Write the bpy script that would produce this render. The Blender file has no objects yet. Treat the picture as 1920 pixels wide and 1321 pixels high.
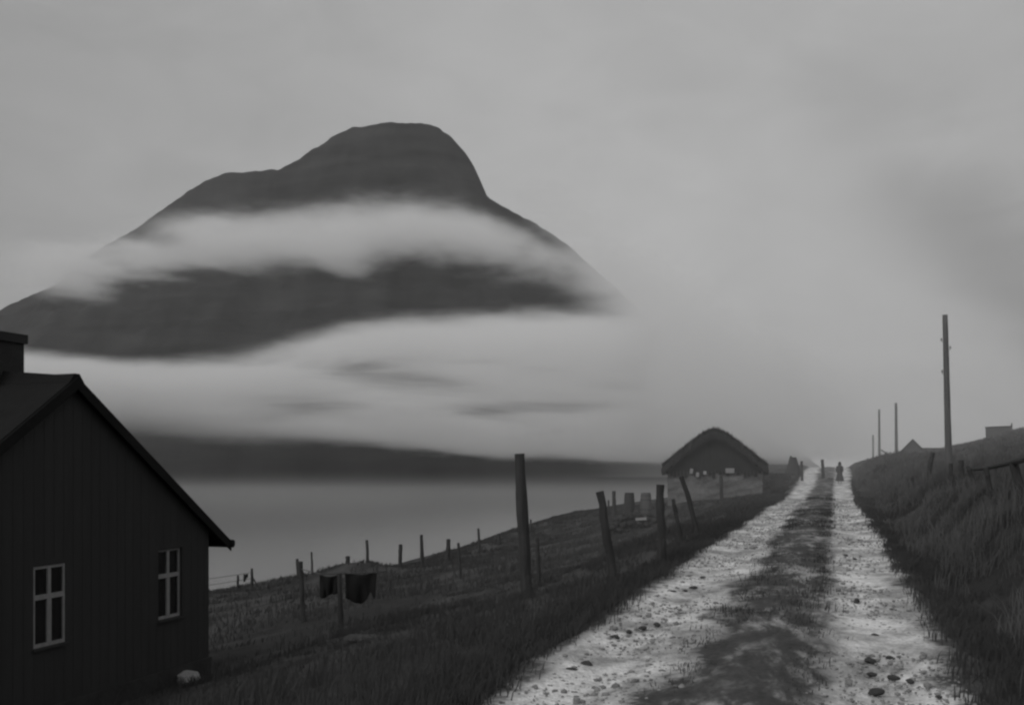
import bpy, bmesh, math, random
import numpy as np
from mathutils import Vector, Matrix

# ------------------------------------------------------------------ camera, world, sun
sc = bpy.context.scene
COL = sc.collection
R = math.radians
F = 1867.0                       # focal length in photograph pixels (35 mm on 36 mm, 1920 wide)
HORIZON = 866.0
CAM_Z = 1.6

cam_data = bpy.data.cameras.new("camera")
cam_data.lens = 35.0
cam_data.sensor_width = 36.0
cam_data.sensor_fit = 'HORIZONTAL'
cam_data.shift_y = (HORIZON - 660.5) / 1920.0
cam_data.clip_start = 0.1
cam_data.clip_end = 20000.0
cam = bpy.data.objects.new("camera", cam_data)
cam.location = (0, 0, CAM_Z)
cam.rotation_euler = (R(90), 0, 0)
COL.objects.link(cam)
sc.camera = cam

SUN_ELEV, SUN_AZ = R(36), R(-135)        # behind the camera to the left, veiled by the overcast
SUN_STRENGTH = 1.2
SKY_LEVEL = 4.0
EXPOSURE = 0.0

sc.view_settings.view_transform = 'Standard'
sc.view_settings.look = 'None'
sc.view_settings.gamma = 1.0
sc.view_settings.use_curve_mapping = False
sc.view_settings.exposure = EXPOSURE
sc.render.engine = 'CYCLES'
cy = sc.cycles
cy.use_denoising = True
try:
    cy.denoiser = 'OPENIMAGEDENOISE'
except Exception:
    pass
cy.max_bounces = 12
cy.diffuse_bounces = 3
cy.glossy_bounces = 2
cy.transmission_bounces = 4
cy.transparent_max_bounces = 8
cy.volume_bounces = 10
cy.volume_step_rate = 1.0
cy.volume_max_steps = 256
cy.pixel_filter_type = 'BLACKMAN_HARRIS'
cy.filter_width = 2.4


class E:
    """A node socket with arithmetic, to write node graphs as formulas."""
    def __init__(s, nt, sock): s.nt, s.s = nt, sock
    def _m(s, op, *o, clamp=False):
        n = s.nt.nodes.new('ShaderNodeMath'); n.operation = op; n.use_clamp = clamp
        for i, v in enumerate((s,) + o):
            if isinstance(v, E): s.nt.links.new(v.s, n.inputs[i])
            else: n.inputs[i].default_value = float(v)
        return E(s.nt, n.outputs[0])
    def __add__(s, o): return s._m('ADD', o)
    __radd__ = __add__
    def __mul__(s, o): return s._m('MULTIPLY', o)
    __rmul__ = __mul__
    def __sub__(s, o): return s._m('SUBTRACT', o)
    def __rsub__(s, o): return (s * -1.0) + o
    def __truediv__(s, o): return s._m('DIVIDE', o)
    def clamp(s): return s._m('ADD', 0.0, clamp=True)
    def max(s, o): return s._m('MAXIMUM', o)
    def min(s, o): return s._m('MINIMUM', o)
    def abs(s): return s._m('ABSOLUTE')
    def pow(s, o): return s._m('POWER', o)
    def step(s, a, b, lo=0.0, hi=1.0):
        n = s.nt.nodes.new('ShaderNodeMapRange'); n.interpolation_type = 'SMOOTHSTEP'
        s.nt.links.new(s.s, n.inputs[0])
        for i, v in zip((1, 2, 3, 4), (a, b, lo, hi)):
            if isinstance(v, E): s.nt.links.new(v.s, n.inputs[i])
            else: n.inputs[i].default_value = float(v)
        return E(s.nt, n.outputs[0])
    def curve(s, pts, x0, x1, y0, y1):
        n = s.nt.nodes.new('ShaderNodeFloatCurve')
        u = (s - x0) / (x1 - x0)
        s.nt.links.new(u.s, n.inputs['Value'])
        c = n.mapping.curves[0]
        P = [((x - x0) / (x1 - x0), (y - y0) / (y1 - y0)) for x, y in pts]
        c.points[0].location = P[0]; c.points[1].location = P[-1]
        for p in P[1:-1]: c.points.new(*p)
        n.mapping.extend = 'HORIZONTAL'
        n.mapping.update()
        return E(s.nt, n.outputs[0]) * (y1 - y0) + y0


def combine(nt, x, y, z):
    n = nt.nodes.new('ShaderNodeCombineXYZ')
    for i, v in enumerate((x, y, z)):
        if isinstance(v, E): nt.links.new(v.s, n.inputs[i])
        else: n.inputs[i].default_value = float(v)
    return n.outputs[0]


def noise(nt, vec, scale=1.0, detail=3.0, rough=0.55, dist=0.0):
    n = nt.nodes.new('ShaderNodeTexNoise')
    n.inputs['Scale'].default_value = scale
    n.inputs['Detail'].default_value = detail
    n.inputs['Roughness'].default_value = rough
    n.inputs['Distortion'].default_value = dist
    nt.links.new(vec, n.inputs['Vector'])
    return E(nt, n.outputs[0])


def xyz(nt, sock):
    n = nt.nodes.new('ShaderNodeSeparateXYZ'); nt.links.new(sock, n.inputs[0])
    return [E(nt, o) for o in n.outputs]


world = bpy.data.worlds.new("World")
sc.world = world
world.use_nodes = True
wt = world.node_tree
wt.nodes.clear()
sky = wt.nodes.new('ShaderNodeTexSky')
sky.sky_type = 'NISHITA'
sky.sun_disc = False
sky.sun_elevation = SUN_ELEV
sky.sun_rotation = SUN_AZ
sky.air_density = 1.0
sky.dust_density = 4.0
bw = wt.nodes.new('ShaderNodeRGBToBW')
wt.links.new(sky.outputs[0], bw.inputs[0])
tcw = wt.nodes.new('ShaderNodeTexCoord')
dx, dy, dz = xyz(wt, tcw.outputs['Generated'])
# a thin even stratus layer: streaks stretched along the horizon
lay = combine(wt, dx, dy, dz * 2.2)
cl = noise(wt, lay, 2.6, 5.0, 0.5, 0.6)
cl2 = noise(wt, lay, 7.0, 5.0, 0.55, 1.0)
# one heavier streak of stratus hanging to the right, above the hill
ang = (dz + dx * 0.79 - 0.518 + (cl2 - 0.5) * 0.10).abs()
band = (1.0 - ang.step(0.0, 0.105)) * dx.step(0.25, 0.47)
glow = 1.0 - ((dx - 0.23).pow(2.0) + ((dz - 0.15) * 1.6).pow(2.0)).step(0.0, 0.10)
lvl = (SKY_LEVEL * (1.0 + (cl - 0.5) * 0.30 + (cl2 - 0.5) * 0.28 + glow * 0.13)) * (1.0 - band * 0.46) \
    * dx.step(-0.55, 0.05, 0.77, 1.0)
mix = E(wt, bw.outputs[0]) * 0.04 + lvl
bg = wt.nodes.new('ShaderNodeBackground')
bg.inputs['Strength'].default_value = 0.1
wt.links.new(mix.s, bg.inputs['Color'])
wo = wt.nodes.new('ShaderNodeOutputWorld')
wt.links.new(bg.outputs[0], wo.inputs['Surface'])

sd = bpy.data.lights.new("sun", 'SUN')
sd.energy = SUN_STRENGTH
sd.angle = R(40)
sd.color = (1.0, 0.99, 0.98)
sun = bpy.data.objects.new("sun", sd)
sdir = Vector((math.sin(SUN_AZ) * math.cos(SUN_ELEV), math.cos(SUN_AZ) * math.cos(SUN_ELEV), math.sin(SUN_ELEV)))
sun.rotation_euler = sdir.to_track_quat('Z', 'Y').to_euler()
COL.objects.link(sun)

# ------------------------------------------------------------------ the lie of the land
# r runs along the road, q across it (positive to the right); the camera stands at r=.2, q=.62
UX, UY = 0.3073, 0.9516
X0 = -0.65
def world_xy(r, q): return X0 + UX * r + UY * q, UY * r - UX * q
def road_rq(x, y): return UX * (x - X0) + UY * y, UY * (x - X0) - UX * y
ROADROT = math.atan2(UY, UX)
SEA_Z = -45.5

def sstep(x, a, b):
    t = np.clip((x - a) / (b - a), 0, 1)
    return t * t * (3 - 2 * t)

def wob(x, y, s, seed=0.0):
    """smooth roughness from rotated sines, about -1..1"""
    v = 0
    for i, (a, f, w) in enumerate(((0.3, 1.0, 1.0), (1.45, 1.33, .8), (2.4, 1.9, .6), (0.9, 2.7, .45), (1.9, 3.9, .3))):
        ca, sa = math.cos(a + seed), math.sin(a + seed)
        v = v + w * np.sin((x * ca + y * sa) * f / s + 1.7 * i + seed * 3.1 + 0.8 * np.sin((y * ca - x * sa) * f * .7 / s + i))
    return v / 2.2

LEFT = np.array([(-400, -90), (-200, -75), (-150, -62), (-120, -50), (-70, -23), (-45, -10.6), (-38, -7.5), (-30, -4.9), (-24, -4.35),
                 (-16, -3.2), (-10, -2.25), (-6, -1.3), (-5, -.85), (-3.8, -.34), (-3, -.2), (-1.75, -0.02), (0, 0.0)])
RIGHT = np.array([(0, 0), (1.75, 0), (2.15, -.10), (2.6, .12), (3.2, .62), (3.9, .95), (5, 1.15), (8, 1.8), (13, 3.2), (20, 5.2),
                  (30, 7.0), (60, 11.0), (120, 17), (400, 30)])
PROFILE = np.vstack([LEFT, RIGHT[1:]])

def _interp(q):
    # rounded interpolation of the cross profile
    w = np.clip(np.abs(q) * .06, .05, 6)
    return (np.interp(q - w, PROFILE[:, 0], PROFILE[:, 1]) + 2 * np.interp(q, PROFILE[:, 0], PROFILE[:, 1])
            + np.interp(q + w, PROFILE[:, 0], PROFILE[:, 1])) / 4

def gauss(r, q, r0, q0, sr, sq): return np.exp(-((r - r0) / sr) ** 2 - ((q - q0) / sq) ** 2)

def road_z(r):
    r = np.asarray(r, float)
    return 0.95 * sstep(r, 52, 125) - 9.0 * sstep(r, 128, 330) - 0.12 * np.exp(-((r - 48) / 9) ** 2)

def H(r, q):
    r = np.asarray(r, float); q = np.asarray(q, float)
    z = _interp(q)
    hill = 1 - 0.42 * sstep(r, 70, 210) - .4 * sstep(r, 210, 420)
    z = np.where(q > 1.75, z * hill, z)
    z = z + road_z(r) * (1 - sstep(np.abs(q), 2, 14) * .75)
    # the left verge lifts with the road towards the crest
    m = sstep(r, 58, 112) * (1 - sstep(-q, 5.5, 15)) * (q < 0) * sstep(-q, 1.5, 4) * (1 - sstep(r, 135, 300))
    z = z * (1 - m) + 1.25 * m
    m = gauss(r, q, 61, -6, 7, 5)
    z = z * (1 - m) + (-.42) * m
    z = z + .3 * gauss(r, q, 84, 5.2, 26, 2.2)
    # humps on the lower slope
    z = z + 1.05 * gauss(r, q, 44.6, -22.4, 3.2, 2.6) - 1.5 * gauss(r, q, 78, -27, 20, 12)
    z = z - .22 * gauss(r, q, 16, -5.5, 14, .9)
    away = sstep(np.abs(q), 1.8, 3.2)
    z = z + away * (0.05 * wob(r, q, .8) + 0.08 * wob(r, q, 2.6, 1.0)) + sstep(np.abs(q), 6, 25) * .25 * wob(r, q, 7.0, 2.0) \
        + sstep(q, 3, 10) * .12 * wob(r, q, 3.0, 4.0) + sstep(q, 2.3, 3.6) * .17 * wob(r, q, 1.1, 6.0)
    return z

def Hxy(x, y):
    r, q = road_rq(x, y)
    return float(H(r, q))

def at_q(px, q):
    t = (px - 960) / F
    # X = t*Y and q = UY*(X-X0) - UX*Y
    Y = (q + UY * X0) / (UY * t - UX)
    return t * Y, Y

def hit(px, py, y0=4.0, y1=260.0):
    """where the ray through a photograph pixel meets the ground"""
    t, s = (px - 960) / F, (HORIZON - py) / F
    Y = y0 * (y1 / y0) ** np.linspace(0, 1, 4000)
    r, q = road_rq(t * Y, Y)
    below = (CAM_Z + s * Y) - H(r, q)
    i = np.argmax(below < 0)
    if below[i] >= 0: return None
    return t * Y[i], Y[i]
# END-TERRAIN

# ------------------------------------------------------------------ helpers
def tag(o, label=None, cat=None, group=None, kind=None):
    if label: o['label'] = label
    if cat: o['category'] = cat
    if group: o['group'] = group
    if kind: o['kind'] = kind
    return o

def empty(name, loc, rz=0.0):
    o = bpy.data.objects.new(name, None)
    o.empty_display_size = 0.2
    o.location = loc
    o.rotation_euler = (0, 0, rz)
    COL.objects.link(o)
    return o

def link_mesh(name, me, mat, parent=None, smooth=False):
    if mat: me.materials.append(mat)
    o = bpy.data.objects.new(name, me)
    COL.objects.link(o)
    if parent: o.parent = parent
    if smooth:
        me.polygons.foreach_set('use_smooth', [True] * len(me.polygons))
    return o

def from_bm(name, bm, mat, parent=None, smooth=False):
    bmesh.ops.recalc_face_normals(bm, faces=bm.faces)
    me = bpy.data.meshes.new(name)
    bm.to_mesh(me); bm.free()
    return link_mesh(name, me, mat, parent, smooth)

def grid_mesh(name, P, mat, smooth=True):
    """P: (n, m, 3) array of points"""
    n, m, _ = P.shape
    idx = np.arange(n * m).reshape(n, m)
    quads = np.stack([idx[:-1, :-1], idx[1:, :-1], idx[1:, 1:], idx[:-1, 1:]], -1).reshape(-1, 4)
    return raw_mesh(name, P.reshape(-1, 3), quads, mat, smooth)

def raw_mesh(name, V, faces, mat, smooth=False):
    k = faces.shape[1]
    me = bpy.data.meshes.new(name)
    me.vertices.add(len(V)); me.vertices.foreach_set('co', np.ascontiguousarray(V, np.float32).ravel())
    me.loops.add(faces.size); me.loops.foreach_set('vertex_index', faces.astype(np.int32).ravel())
    me.polygons.add(len(faces))
    me.polygons.foreach_set('loop_start', np.arange(0, faces.size, k, dtype=np.int32))
    me.update(calc_edges=True)
    return link_mesh(name, me, mat, None, smooth)

def add_box(bm, lo, hi, M=None):
    x0, y0, z0 = lo; x1, y1, z1 = hi
    vs = [bm.verts.new(p) for p in ((x0, y0, z0), (x1, y0, z0), (x1, y1, z0), (x0, y1, z0),
                                    (x0, y0, z1), (x1, y0, z1), (x1, y1, z1), (x0, y1, z1))]
    for f in ((0, 3, 2, 1), (4, 5, 6, 7), (0, 1, 5, 4), (1, 2, 6, 5), (2, 3, 7, 6), (3, 0, 4, 7)):
        bm.faces.new([vs[i] for i in f])
    if M is not None:
        for v in vs: v.co = M @ v.co
    return vs

def add_prism(bm, poly, d0, d1, axis):
    """polygon extruded from d0 to d1 along an axis: 'y' takes (x,z) points, 'x' takes (y,z)"""
    def P(a, b, d): return (a, d, b) if axis == 'y' else ((d, a, b) if axis == 'x' else (a, b, d))
    A = [bm.verts.new(P(a, b, d0)) for a, b in poly]
    B = [bm.verts.new(P(a, b, d1)) for a, b in poly]
    bm.faces.new(A); bm.faces.new(B[::-1])
    n = len(poly)
    for i in range(n):
        bm.faces.new([A[i], A[(i + 1) % n], B[(i + 1) % n], B[i]])
    return A + B

def add_tube(bm, pts, radii, seg=10, rough=0.0, rnd=None):
    rings = []
    pts = [Vector(p) for p in pts]
    for i, p in enumerate(pts):
        d = (pts[min(i + 1, len(pts) - 1)] - pts[max(i - 1, 0)]).normalized()
        side = d.cross(Vector((0.31, 0.95, 0.05))).normalized()
        up = d.cross(side)
        ring = []
        for k in range(seg):
            a = 2 * math.pi * k / seg
            rr = radii[i] * (1 + (rnd.uniform(-rough, rough) if rnd else 0))
            ring.append(bm.verts.new(p + side * math.cos(a) * rr + up * math.sin(a) * rr))
        rings.append(ring)
    for a, b in zip(rings[:-1], rings[1:]):
        for k in range(seg):
            bm.faces.new([a[k], a[(k + 1) % seg], b[(k + 1) % seg], b[k]])
    bm.faces.new(rings[0]); bm.faces.new(rings[-1][::-1])

def copy_tree(o, parent=None):
    c = o.copy(); COL.objects.link(c)
    if parent: c.parent = parent
    for ch in list(o.children): copy_tree(ch, c)
    return c

# ------------------------------------------------------------------ materials (all neutral: the place is in black and white)
def mat(name, base, var=0.35, scale=3.0, rough=0.9, stretch=(1, 1, 1), bump=0.3, bump_scale=None, spec=0.3, bump_dist=0.02):
    m = bpy.data.materials.new(name)
    m.use_nodes = True
    nt = m.node_tree
    b = nt.nodes['Principled BSDF']
    tc = nt.nodes.new('ShaderNodeTexCoord')
    x, y, z = xyz(nt, tc.outputs['Object'])
    v = combine(nt, x * stretch[0], y * stretch[1], z * stretch[2])
    n1 = noise(nt, v, scale, 5.0, 0.6, 0.3)
    n2 = noise(nt, v, scale * 6.3, 4.0, 0.6)
    g = (n1 - 0.5) * (2.2 * var) + (n2 - 0.5) * (1.2 * var) + 1.0
    g = (g * base).max(0.004)
    nt.links.new(g.s, b.inputs['Base Color'])
    b.inputs['Roughness'].default_value = rough
    b.inputs['Specular IOR Level'].default_value = spec
    if bump:
        bn = nt.nodes.new('ShaderNodeBump')
        bn.inputs['Strength'].default_value = bump
        bn.inputs['Distance'].default_value = bump_dist
        hgt = noise(nt, v, bump_scale or scale * 4, 5.0, 0.65)
        nt.links.new(hgt.s, bn.inputs['Height'])
        nt.links.new(bn.outputs[0], b.inputs['Normal'])
    return m

M = {}
M['tar'] = mat('tarred_boards', 0.043, .16, 1.2, .85, (3, 3, .35), .15, 12, .1)
M['tar_roof'] = mat('tarred_roof', 0.014, .3, 2.0, .9, (1, 1, 1), .5, 9, .1)
M['brick'] = mat('sooty_chimney', 0.035, .3, 3.0, .95, (1, 1, 1), .6, 14, .2)
M['white'] = mat('weathered_white_paint', 0.25, .35, 7.0, .7, (1, 1, .5), .2, 30, .3)
M['plinth'] = mat('plinth_stone', 0.04, .5, 2.5, .95, (1, 1, 1), .8, 6, .2)
M['wood'] = mat('dark_post_wood', 0.048, .45, 4.0, .9, (3, 3, .5), .6, 14, .2)
M['polewood'] = mat('weathered_pole_wood', 0.10, .35, 3.0, .85, (3, 3, .3), .5, 12, .25)
M['turf'] = mat('turf_roof', 0.034, .5, 2.4, 1.0, (1, 1, 1), .9, 7, .1, .06)
M['gable'] = mat('gable_boards', 0.03, .4, 3.0, .95, (1, 3, .5), .5, 10, .1)
M['stonewall'] = mat('pale_stone_wall', 0.13, .8, 1.1, .95, (1, 1, 1.6), .9, 4, .2, .05)
M['darkstone'] = mat('dark_stone', 0.065, .5, 1.8, .95, (1, 1, 1), .9, 4, .2, .05)
M['palestone'] = mat('pale_stone', 0.30, .55, 5.0, .95, (1, 1, 1), .7, 14, .2, .02)
M['stone'] = mat('road_stone', 0.05, .4, 6.0, .9, (1, 1, 1), .5, 20, .2)
M['cloth'] = mat('dark_cloth', 0.018, .3, 2.0, 1.0, (1, 1, .5), .3, 10, .1)
M['palecloth'] = mat('pale_cloth', 0.12, .2, 5.0, 1.0)
M['skin'] = mat('skin', 0.22, .1, 9.0, .7, bump=0)
M['hair'] = mat('dark_headscarf', 0.035, .2, 9.0, .9, bump=0)
M['dress'] = mat('grey_dress', 0.07, .3, 5.0, 1.0, (2, 2, .6), .3)
M['insulator'] = mat('insulator', 0.12, .1, 9.0, .3, bump=0)
M['wire'] = mat('fence_wire', 0.05, .1, 9.0, .6, bump=0)
M['grass'] = mat('grass_blades', 0.074, .42, .30, .9, (1, 1, 1), 0, None, .1)
_nt = M['grass'].node_tree
_p = _nt.nodes['Principled BSDF']
_t = _nt.nodes.new('ShaderNodeBsdfTranslucent')
_nt.links.new(_p.inputs['Base Color'].links[0].from_socket, _t.inputs['Color'])
_mx = _nt.nodes.new('ShaderNodeMixShader'); _mx.inputs[0].default_value = .45
_nt.links.new(_p.outputs[0], _mx.inputs[1]); _nt.links.new(_t.outputs[0], _mx.inputs[2])
_o = next(n for n in _nt.nodes if n.type == 'OUTPUT_MATERIAL')
_nt.links.new(_mx.outputs[0], _o.inputs['Surface'])
M['peat'] = mat('peat', 0.05, .4, 3.0, 1.0, (1, 1, 2), .9, 6, .1, .05)

gl = bpy.data.materials.new('window_glass'); gl.use_nodes = True
b_ = gl.node_tree.nodes['Principled BSDF']
b_.inputs['Base Color'].default_value = (0.012, 0.012, 0.012, 1)
b_.inputs['Roughness'].default_value = 0.12
b_.inputs['Specular IOR Level'].default_value = 0.6
M['glass'] = gl

# hillside: grass, heather and bare patches with outlines of their own
hm = bpy.data.materials.new('hillside'); hm.use_nodes = True
nt = hm.node_tree
b_ = nt.nodes['Principled BSDF']
tc = nt.nodes.new('ShaderNodeTexCoord')
hx, hy, hz = xyz(nt, tc.outputs['Object'])
hr, hq = hx * UX + hy * UY, hx * UY - hy * UX
contour = combine(nt, hr * .35, hq * 1.15, hz * .3)
n1 = noise(nt, contour, .34, 5, .55, .8)
n2 = noise(nt, tc.outputs['Object'], 1.6, 5, .65, .4)
n3 = noise(nt, tc.outputs['Object'], 9.0, 3, .6)
heather = n1.step(.40, .60)
g = heather * .032 + .035
g = g * ((n2 - .5) * .9 + (n3 - .5) * .5 + 1.0)
g = g.max(.008)
nt.links.new(g.s, b_.inputs['Base Color'])
b_.inputs['Roughness'].default_value = 1.0
b_.inputs['Specular IOR Level'].default_value = .1
bn = nt.nodes.new('ShaderNodeBump'); bn.inputs['Strength'].default_value = .8; bn.inputs['Distance'].default_value = .12
hh = noise(nt, tc.outputs['Object'], 3.0, 6, .7)
nt.links.new(hh.s, bn.inputs['Height']); nt.links.new(bn.outputs[0], b_.inputs['Normal'])
M['hill'] = hm

# track: two pale gravel wheel ruts, a grassy middle
rm = bpy.data.materials.new('gravel_track'); rm.use_nodes = True
nt = rm.node_tree
b_ = nt.nodes['Principled BSDF']
tc = nt.nodes.new('ShaderNodeTexCoord')
hx, hy, hz = xyz(nt, tc.outputs['Object'])
rr, qq = (hx - X0) * UX + hy * UY, (hx - X0) * UY - hy * UX
qq = qq * rr.step(50.0, 105.0, 1.0, .72)
e1 = noise(nt, tc.outputs['Object'], 1.1, 6, .65, .5)
e2 = noise(nt, tc.outputs['Object'], 5.0, 5, .65, .3)
e3 = noise(nt, tc.outputs['Object'], 24.0, 3, .6)
e0 = noise(nt, tc.outputs['Object'], .42, 3, .5)
w = (e0 - .5) * 1.1 + (e1 - .5) * .95 + (e2 - .5) * .55
qq = qq + (e0 - .5) * .5
lt = 1.0 - ((qq + 1.04).abs() + w * .8).step(.35, .62)
rt = 1.0 - ((qq - 1.08).abs() + w * .8).step(.36, .62)
rutmask = lt.max(rt)
lng = combine(nt, rr * .38, qq, hz)
s1 = noise(nt, lng, 1.5, 5, .6, .4)
s2 = noise(nt, lng, 5.5, 5, .65, .3)
mid = (s2 * .45 + s1 * .55).step(.47, .62) * .40 * (1.0 - qq.abs().step(.5, .9))
wear = rutmask.max(mid)
mud = (e1 * .5 + noise(nt, combine(nt, rr * .5, qq, 0.0), 1.7, 5, .6, .6) * .5).step(.40, .60)
gravel = (mud * .40 + .29) * ((e1 - .5) * .9 + (e2 - .5) * 1.3 + (e3 - .5) * .9 + 1.0)
peb = nt.nodes.new('ShaderNodeTexVoronoi'); peb.inputs['Scale'].default_value = 17.0
nt.links.new(tc.outputs['Object'], peb.inputs['Vector'])
pd = E(nt, peb.outputs['Distance'])
pc = E(nt, xyz(nt, peb.outputs['Color'])[0].s)
gravel = gravel * (1.0 - (1.0 - pd.step(.12, .26)) * pc.step(.84, .9) * .55)
peb2 = nt.nodes.new('ShaderNodeTexVoronoi'); peb2.inputs['Scale'].default_value = 38.0
nt.links.new(tc.outputs['Object'], peb2.inputs['Vector'])
pc2 = E(nt, xyz(nt, peb2.outputs['Color'])[0].s)
pd2 = E(nt, peb2.outputs['Distance'])
gravel = gravel * (1.0 + (pc2 - .5) * .6 * (1.0 - pd2.step(.25, .6)))
soil = ((s1 - .5) * .09 + (s2 - .5) * .09 + (e3 - .5) * .06 + .055).max(.02)
colr = (gravel * wear + soil * (1.0 - wear)).max(.015)
nt.links.new(colr.s, b_.inputs['Base Color'])
rough = wear * -.30 + .95
nt.links.new((rough + (e2 - .5) * .3).s, b_.inputs['Roughness'])
b_.inputs['Specular IOR Level'].default_value = .35
bn = nt.nodes.new('ShaderNodeBump'); bn.inputs['Strength'].default_value = .7; bn.inputs['Distance'].default_value = .04
hh = (e2 * .6 + (1.0 - pd) * .3) * (wear * .8 + .2) + e3 * .4 + (1.0 - pd2) * .3 * wear
nt.links.new(hh.s, bn.inputs['Height']); nt.links.new(bn.outputs[0], b_.inputs['Normal'])
M['road'] = rm

# mountain
mm = bpy.data.materials.new('mountain_basalt'); mm.use_nodes = True
nt = mm.node_tree
b_ = nt.nodes['Principled BSDF']
tc = nt.nodes.new('ShaderNodeTexCoord')
hx, hy, hz = xyz(nt, tc.outputs['Object'])
ledge = noise(nt, combine(nt, hx * .3, hy * .3, hz * 2.2), .012, 5, .6, .4)
scree = noise(nt, combine(nt, hx, hy * .4, hz * .4), .008, 6, .6, .3)
g = ((ledge - .5) * .06 + (scree - .5) * .07 + .030).max(.008)
nt.links.new(g.s, b_.inputs['Base Color'])
b_.inputs['Roughness'].default_value = 1.0
b_.inputs['Specular IOR Level'].default_value = .05
M['mountain'] = mm

# sea
sm = bpy.data.materials.new('fjord_water'); sm.use_nodes = True
nt = sm.node_tree
b_ = nt.nodes['Principled BSDF']
b_.inputs['Base Color'].default_value = (.03, .03, .03, 1)
b_.inputs['Roughness'].default_value = .10
b_.inputs['Specular IOR Level'].default_value = .5
tc = nt.nodes.new('ShaderNodeTexCoord')
bn = nt.nodes.new('ShaderNodeBump'); bn.inputs['Strength'].default_value = .10; bn.inputs['Distance'].default_value = .5
hx, hy, hz = xyz(nt, tc.outputs['Object'])
wv = noise(nt, combine(nt, hx * .5, hy, hz), .25, 5, .6, .3) + noise(nt, tc.outputs['Object'], .02, 3, .5) * .8
nt.links.new(wv.s, bn.inputs['Height']); nt.links.new(bn.outputs[0], b_.inputs['Normal'])
M['sea'] = sm

# ------------------------------------------------------------------ ground, road, sea, mountain
def spaced(lo, hi, fine_lo, fine_hi, d, grow):
    a = list(np.arange(fine_lo, fine_hi + 1e-6, d))
    s = d
    while a[-1] < hi: s *= grow; a.append(min(a[-1] + s, hi))
    s = d; left = []
    x = fine_lo
    while x > lo: s *= grow; x = max(x - s, lo); left.append(x)
    return np.array(left[::-1] + a)

rs = spaced(-60, 520, 4, 34, .16, 1.018)
qs = spaced(-230, 400, -12, 7, .14, 1.045)
RR, QQ = np.meshgrid(rs, qs, indexing='ij')
ZZ = H(RR, QQ) - .13 * (1 - sstep(np.abs(QQ), 1.55, 1.95)) * (RR < 150)
ZZ = np.maximum(ZZ, SEA_Z - 6)
gx, gy = world_xy(RR, QQ)
ground = grid_mesh('ground', np.stack([gx, gy, ZZ], -1), M['hill'])
tag(ground, 'dark grassy hillside falling away to the fjord', kind='structure')

rs2 = spaced(-14, 150, 4, 30, .07, 1.03)
qs2 = np.linspace(-1.95, 1.95, 66)
RR, QQ = np.meshgrid(rs2, qs2, indexing='ij')
edge = 1.0 + .07 * wob(RR, RR * 0 + np.sign(QQ) * 7, .5, 3.0)
Q2 = QQ * np.where(np.abs(QQ) > 1.3, 1 + (edge - 1) * (np.abs(QQ) - 1.3) / .65, 1)
ZZ = road_z(RR) - .045 * np.exp(-((np.abs(QQ) - 1.04) / .33) ** 2) + .05 * np.exp(-(QQ / .4) ** 2) \
    + .006 * wob(RR, QQ, .22, 1) + .016 * wob(RR, QQ, .7, 2.5) + .0
ZZ = ZZ + .03 - .14 * sstep(np.abs(QQ), 1.6, 1.95)
Q2 = Q2 * (1 + .39 * sstep(RR, 50, 105))
gx, gy = world_xy(RR, Q2)
road = grid_mesh('road', np.stack([gx, gy, ZZ], -1), M['road'])
tag(road, 'pale rutted gravel track with a grassy middle running uphill', kind='structure')

S = 5300
sea = raw_mesh('sea', np.array([(-S, -400, SEA_Z), (S, -400, SEA_Z), (S, S, SEA_Z), (-S, S, SEA_Z)], float), np.array([[0, 1, 2, 3]]), M['sea'])
tag(sea, 'still grey fjord below the hillside', kind='structure')

# the mountain across the fjord: ridge 2700 m off, foot about 2000 m off
RIDGE_Y, TOE_Y = 2700.0, 2010.0
ridge_px = np.array([(-900, 840), (-500, 760), (-250, 690), (-80, 625), (0, 582), (40, 560), (95, 540), (140, 500), (190, 463), (240, 438), (300, 396), (345, 364), (380, 342),
                     (415, 326), (470, 321), (520, 318), (560, 298), (600, 272), (622, 256), (660, 240), (715, 231), (760, 230), (800, 232),
                     (824, 240), (848, 258), (872, 286), (889, 312), (903, 342), (914, 370), (960, 396), (1005, 420), (1050, 448), (1090, 482),
                     (1150, 535), (1230, 610), (1300, 700), (1400, 800), (1520, 880), (1700, 905)])
xs = np.linspace(-2500, 1050, 420)
ys = np.concatenate([np.linspace(1900, 2700, 110), np.linspace(2715, 3700, 50)])
XX, YY = np.meshgrid(xs, ys, indexing='ij')
pxr = XX / RIDGE_Y * F + 960
crest = CAM_Z + (HORIZON - np.interp(pxr, ridge_px[:, 0], ridge_px[:, 1])) / F * RIDGE_Y
crest = crest + 2.6 * wob(XX, 0 * XX, 11, 2.0)
toe = TOE_Y + 25 * wob(XX, 0 * XX, 120, 5.0)
v = (YY - toe) / (RIDGE_Y - toe)
front = np.where(v < 0, v * .4, v ** .92)
back = 1 - ((YY - RIDGE_Y) / 900) ** 1.3 * 1.1
shape = np.where(YY <= RIDGE_Y, front, np.where(YY > RIDGE_Y, np.nan_to_num(back), 1))
ZM = SEA_Z + (crest - SEA_Z) * shape
rel = np.clip((ZM - SEA_Z) / np.maximum(crest - SEA_Z, 1), 0, 1)
amp = rel * (1 - rel) * 4
ZM = ZM + amp * (22 * wob(XX, YY * .25, 55, 1.0) + 12 * wob(XX, YY, 26, 3.0)) + amp * 6 * np.sin(ZM / 9.0)
ZM = np.maximum(ZM, SEA_Z - 20)
mountain = grid_mesh('mountain', np.stack([XX, YY, ZM], -1), M['mountain'])
tag(mountain, 'dark domed mountain across the fjord banded with cloud', kind='structure')

# ------------------------------------------------------------------ house
def part_label(o, s): o['label'] = s; return o

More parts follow.
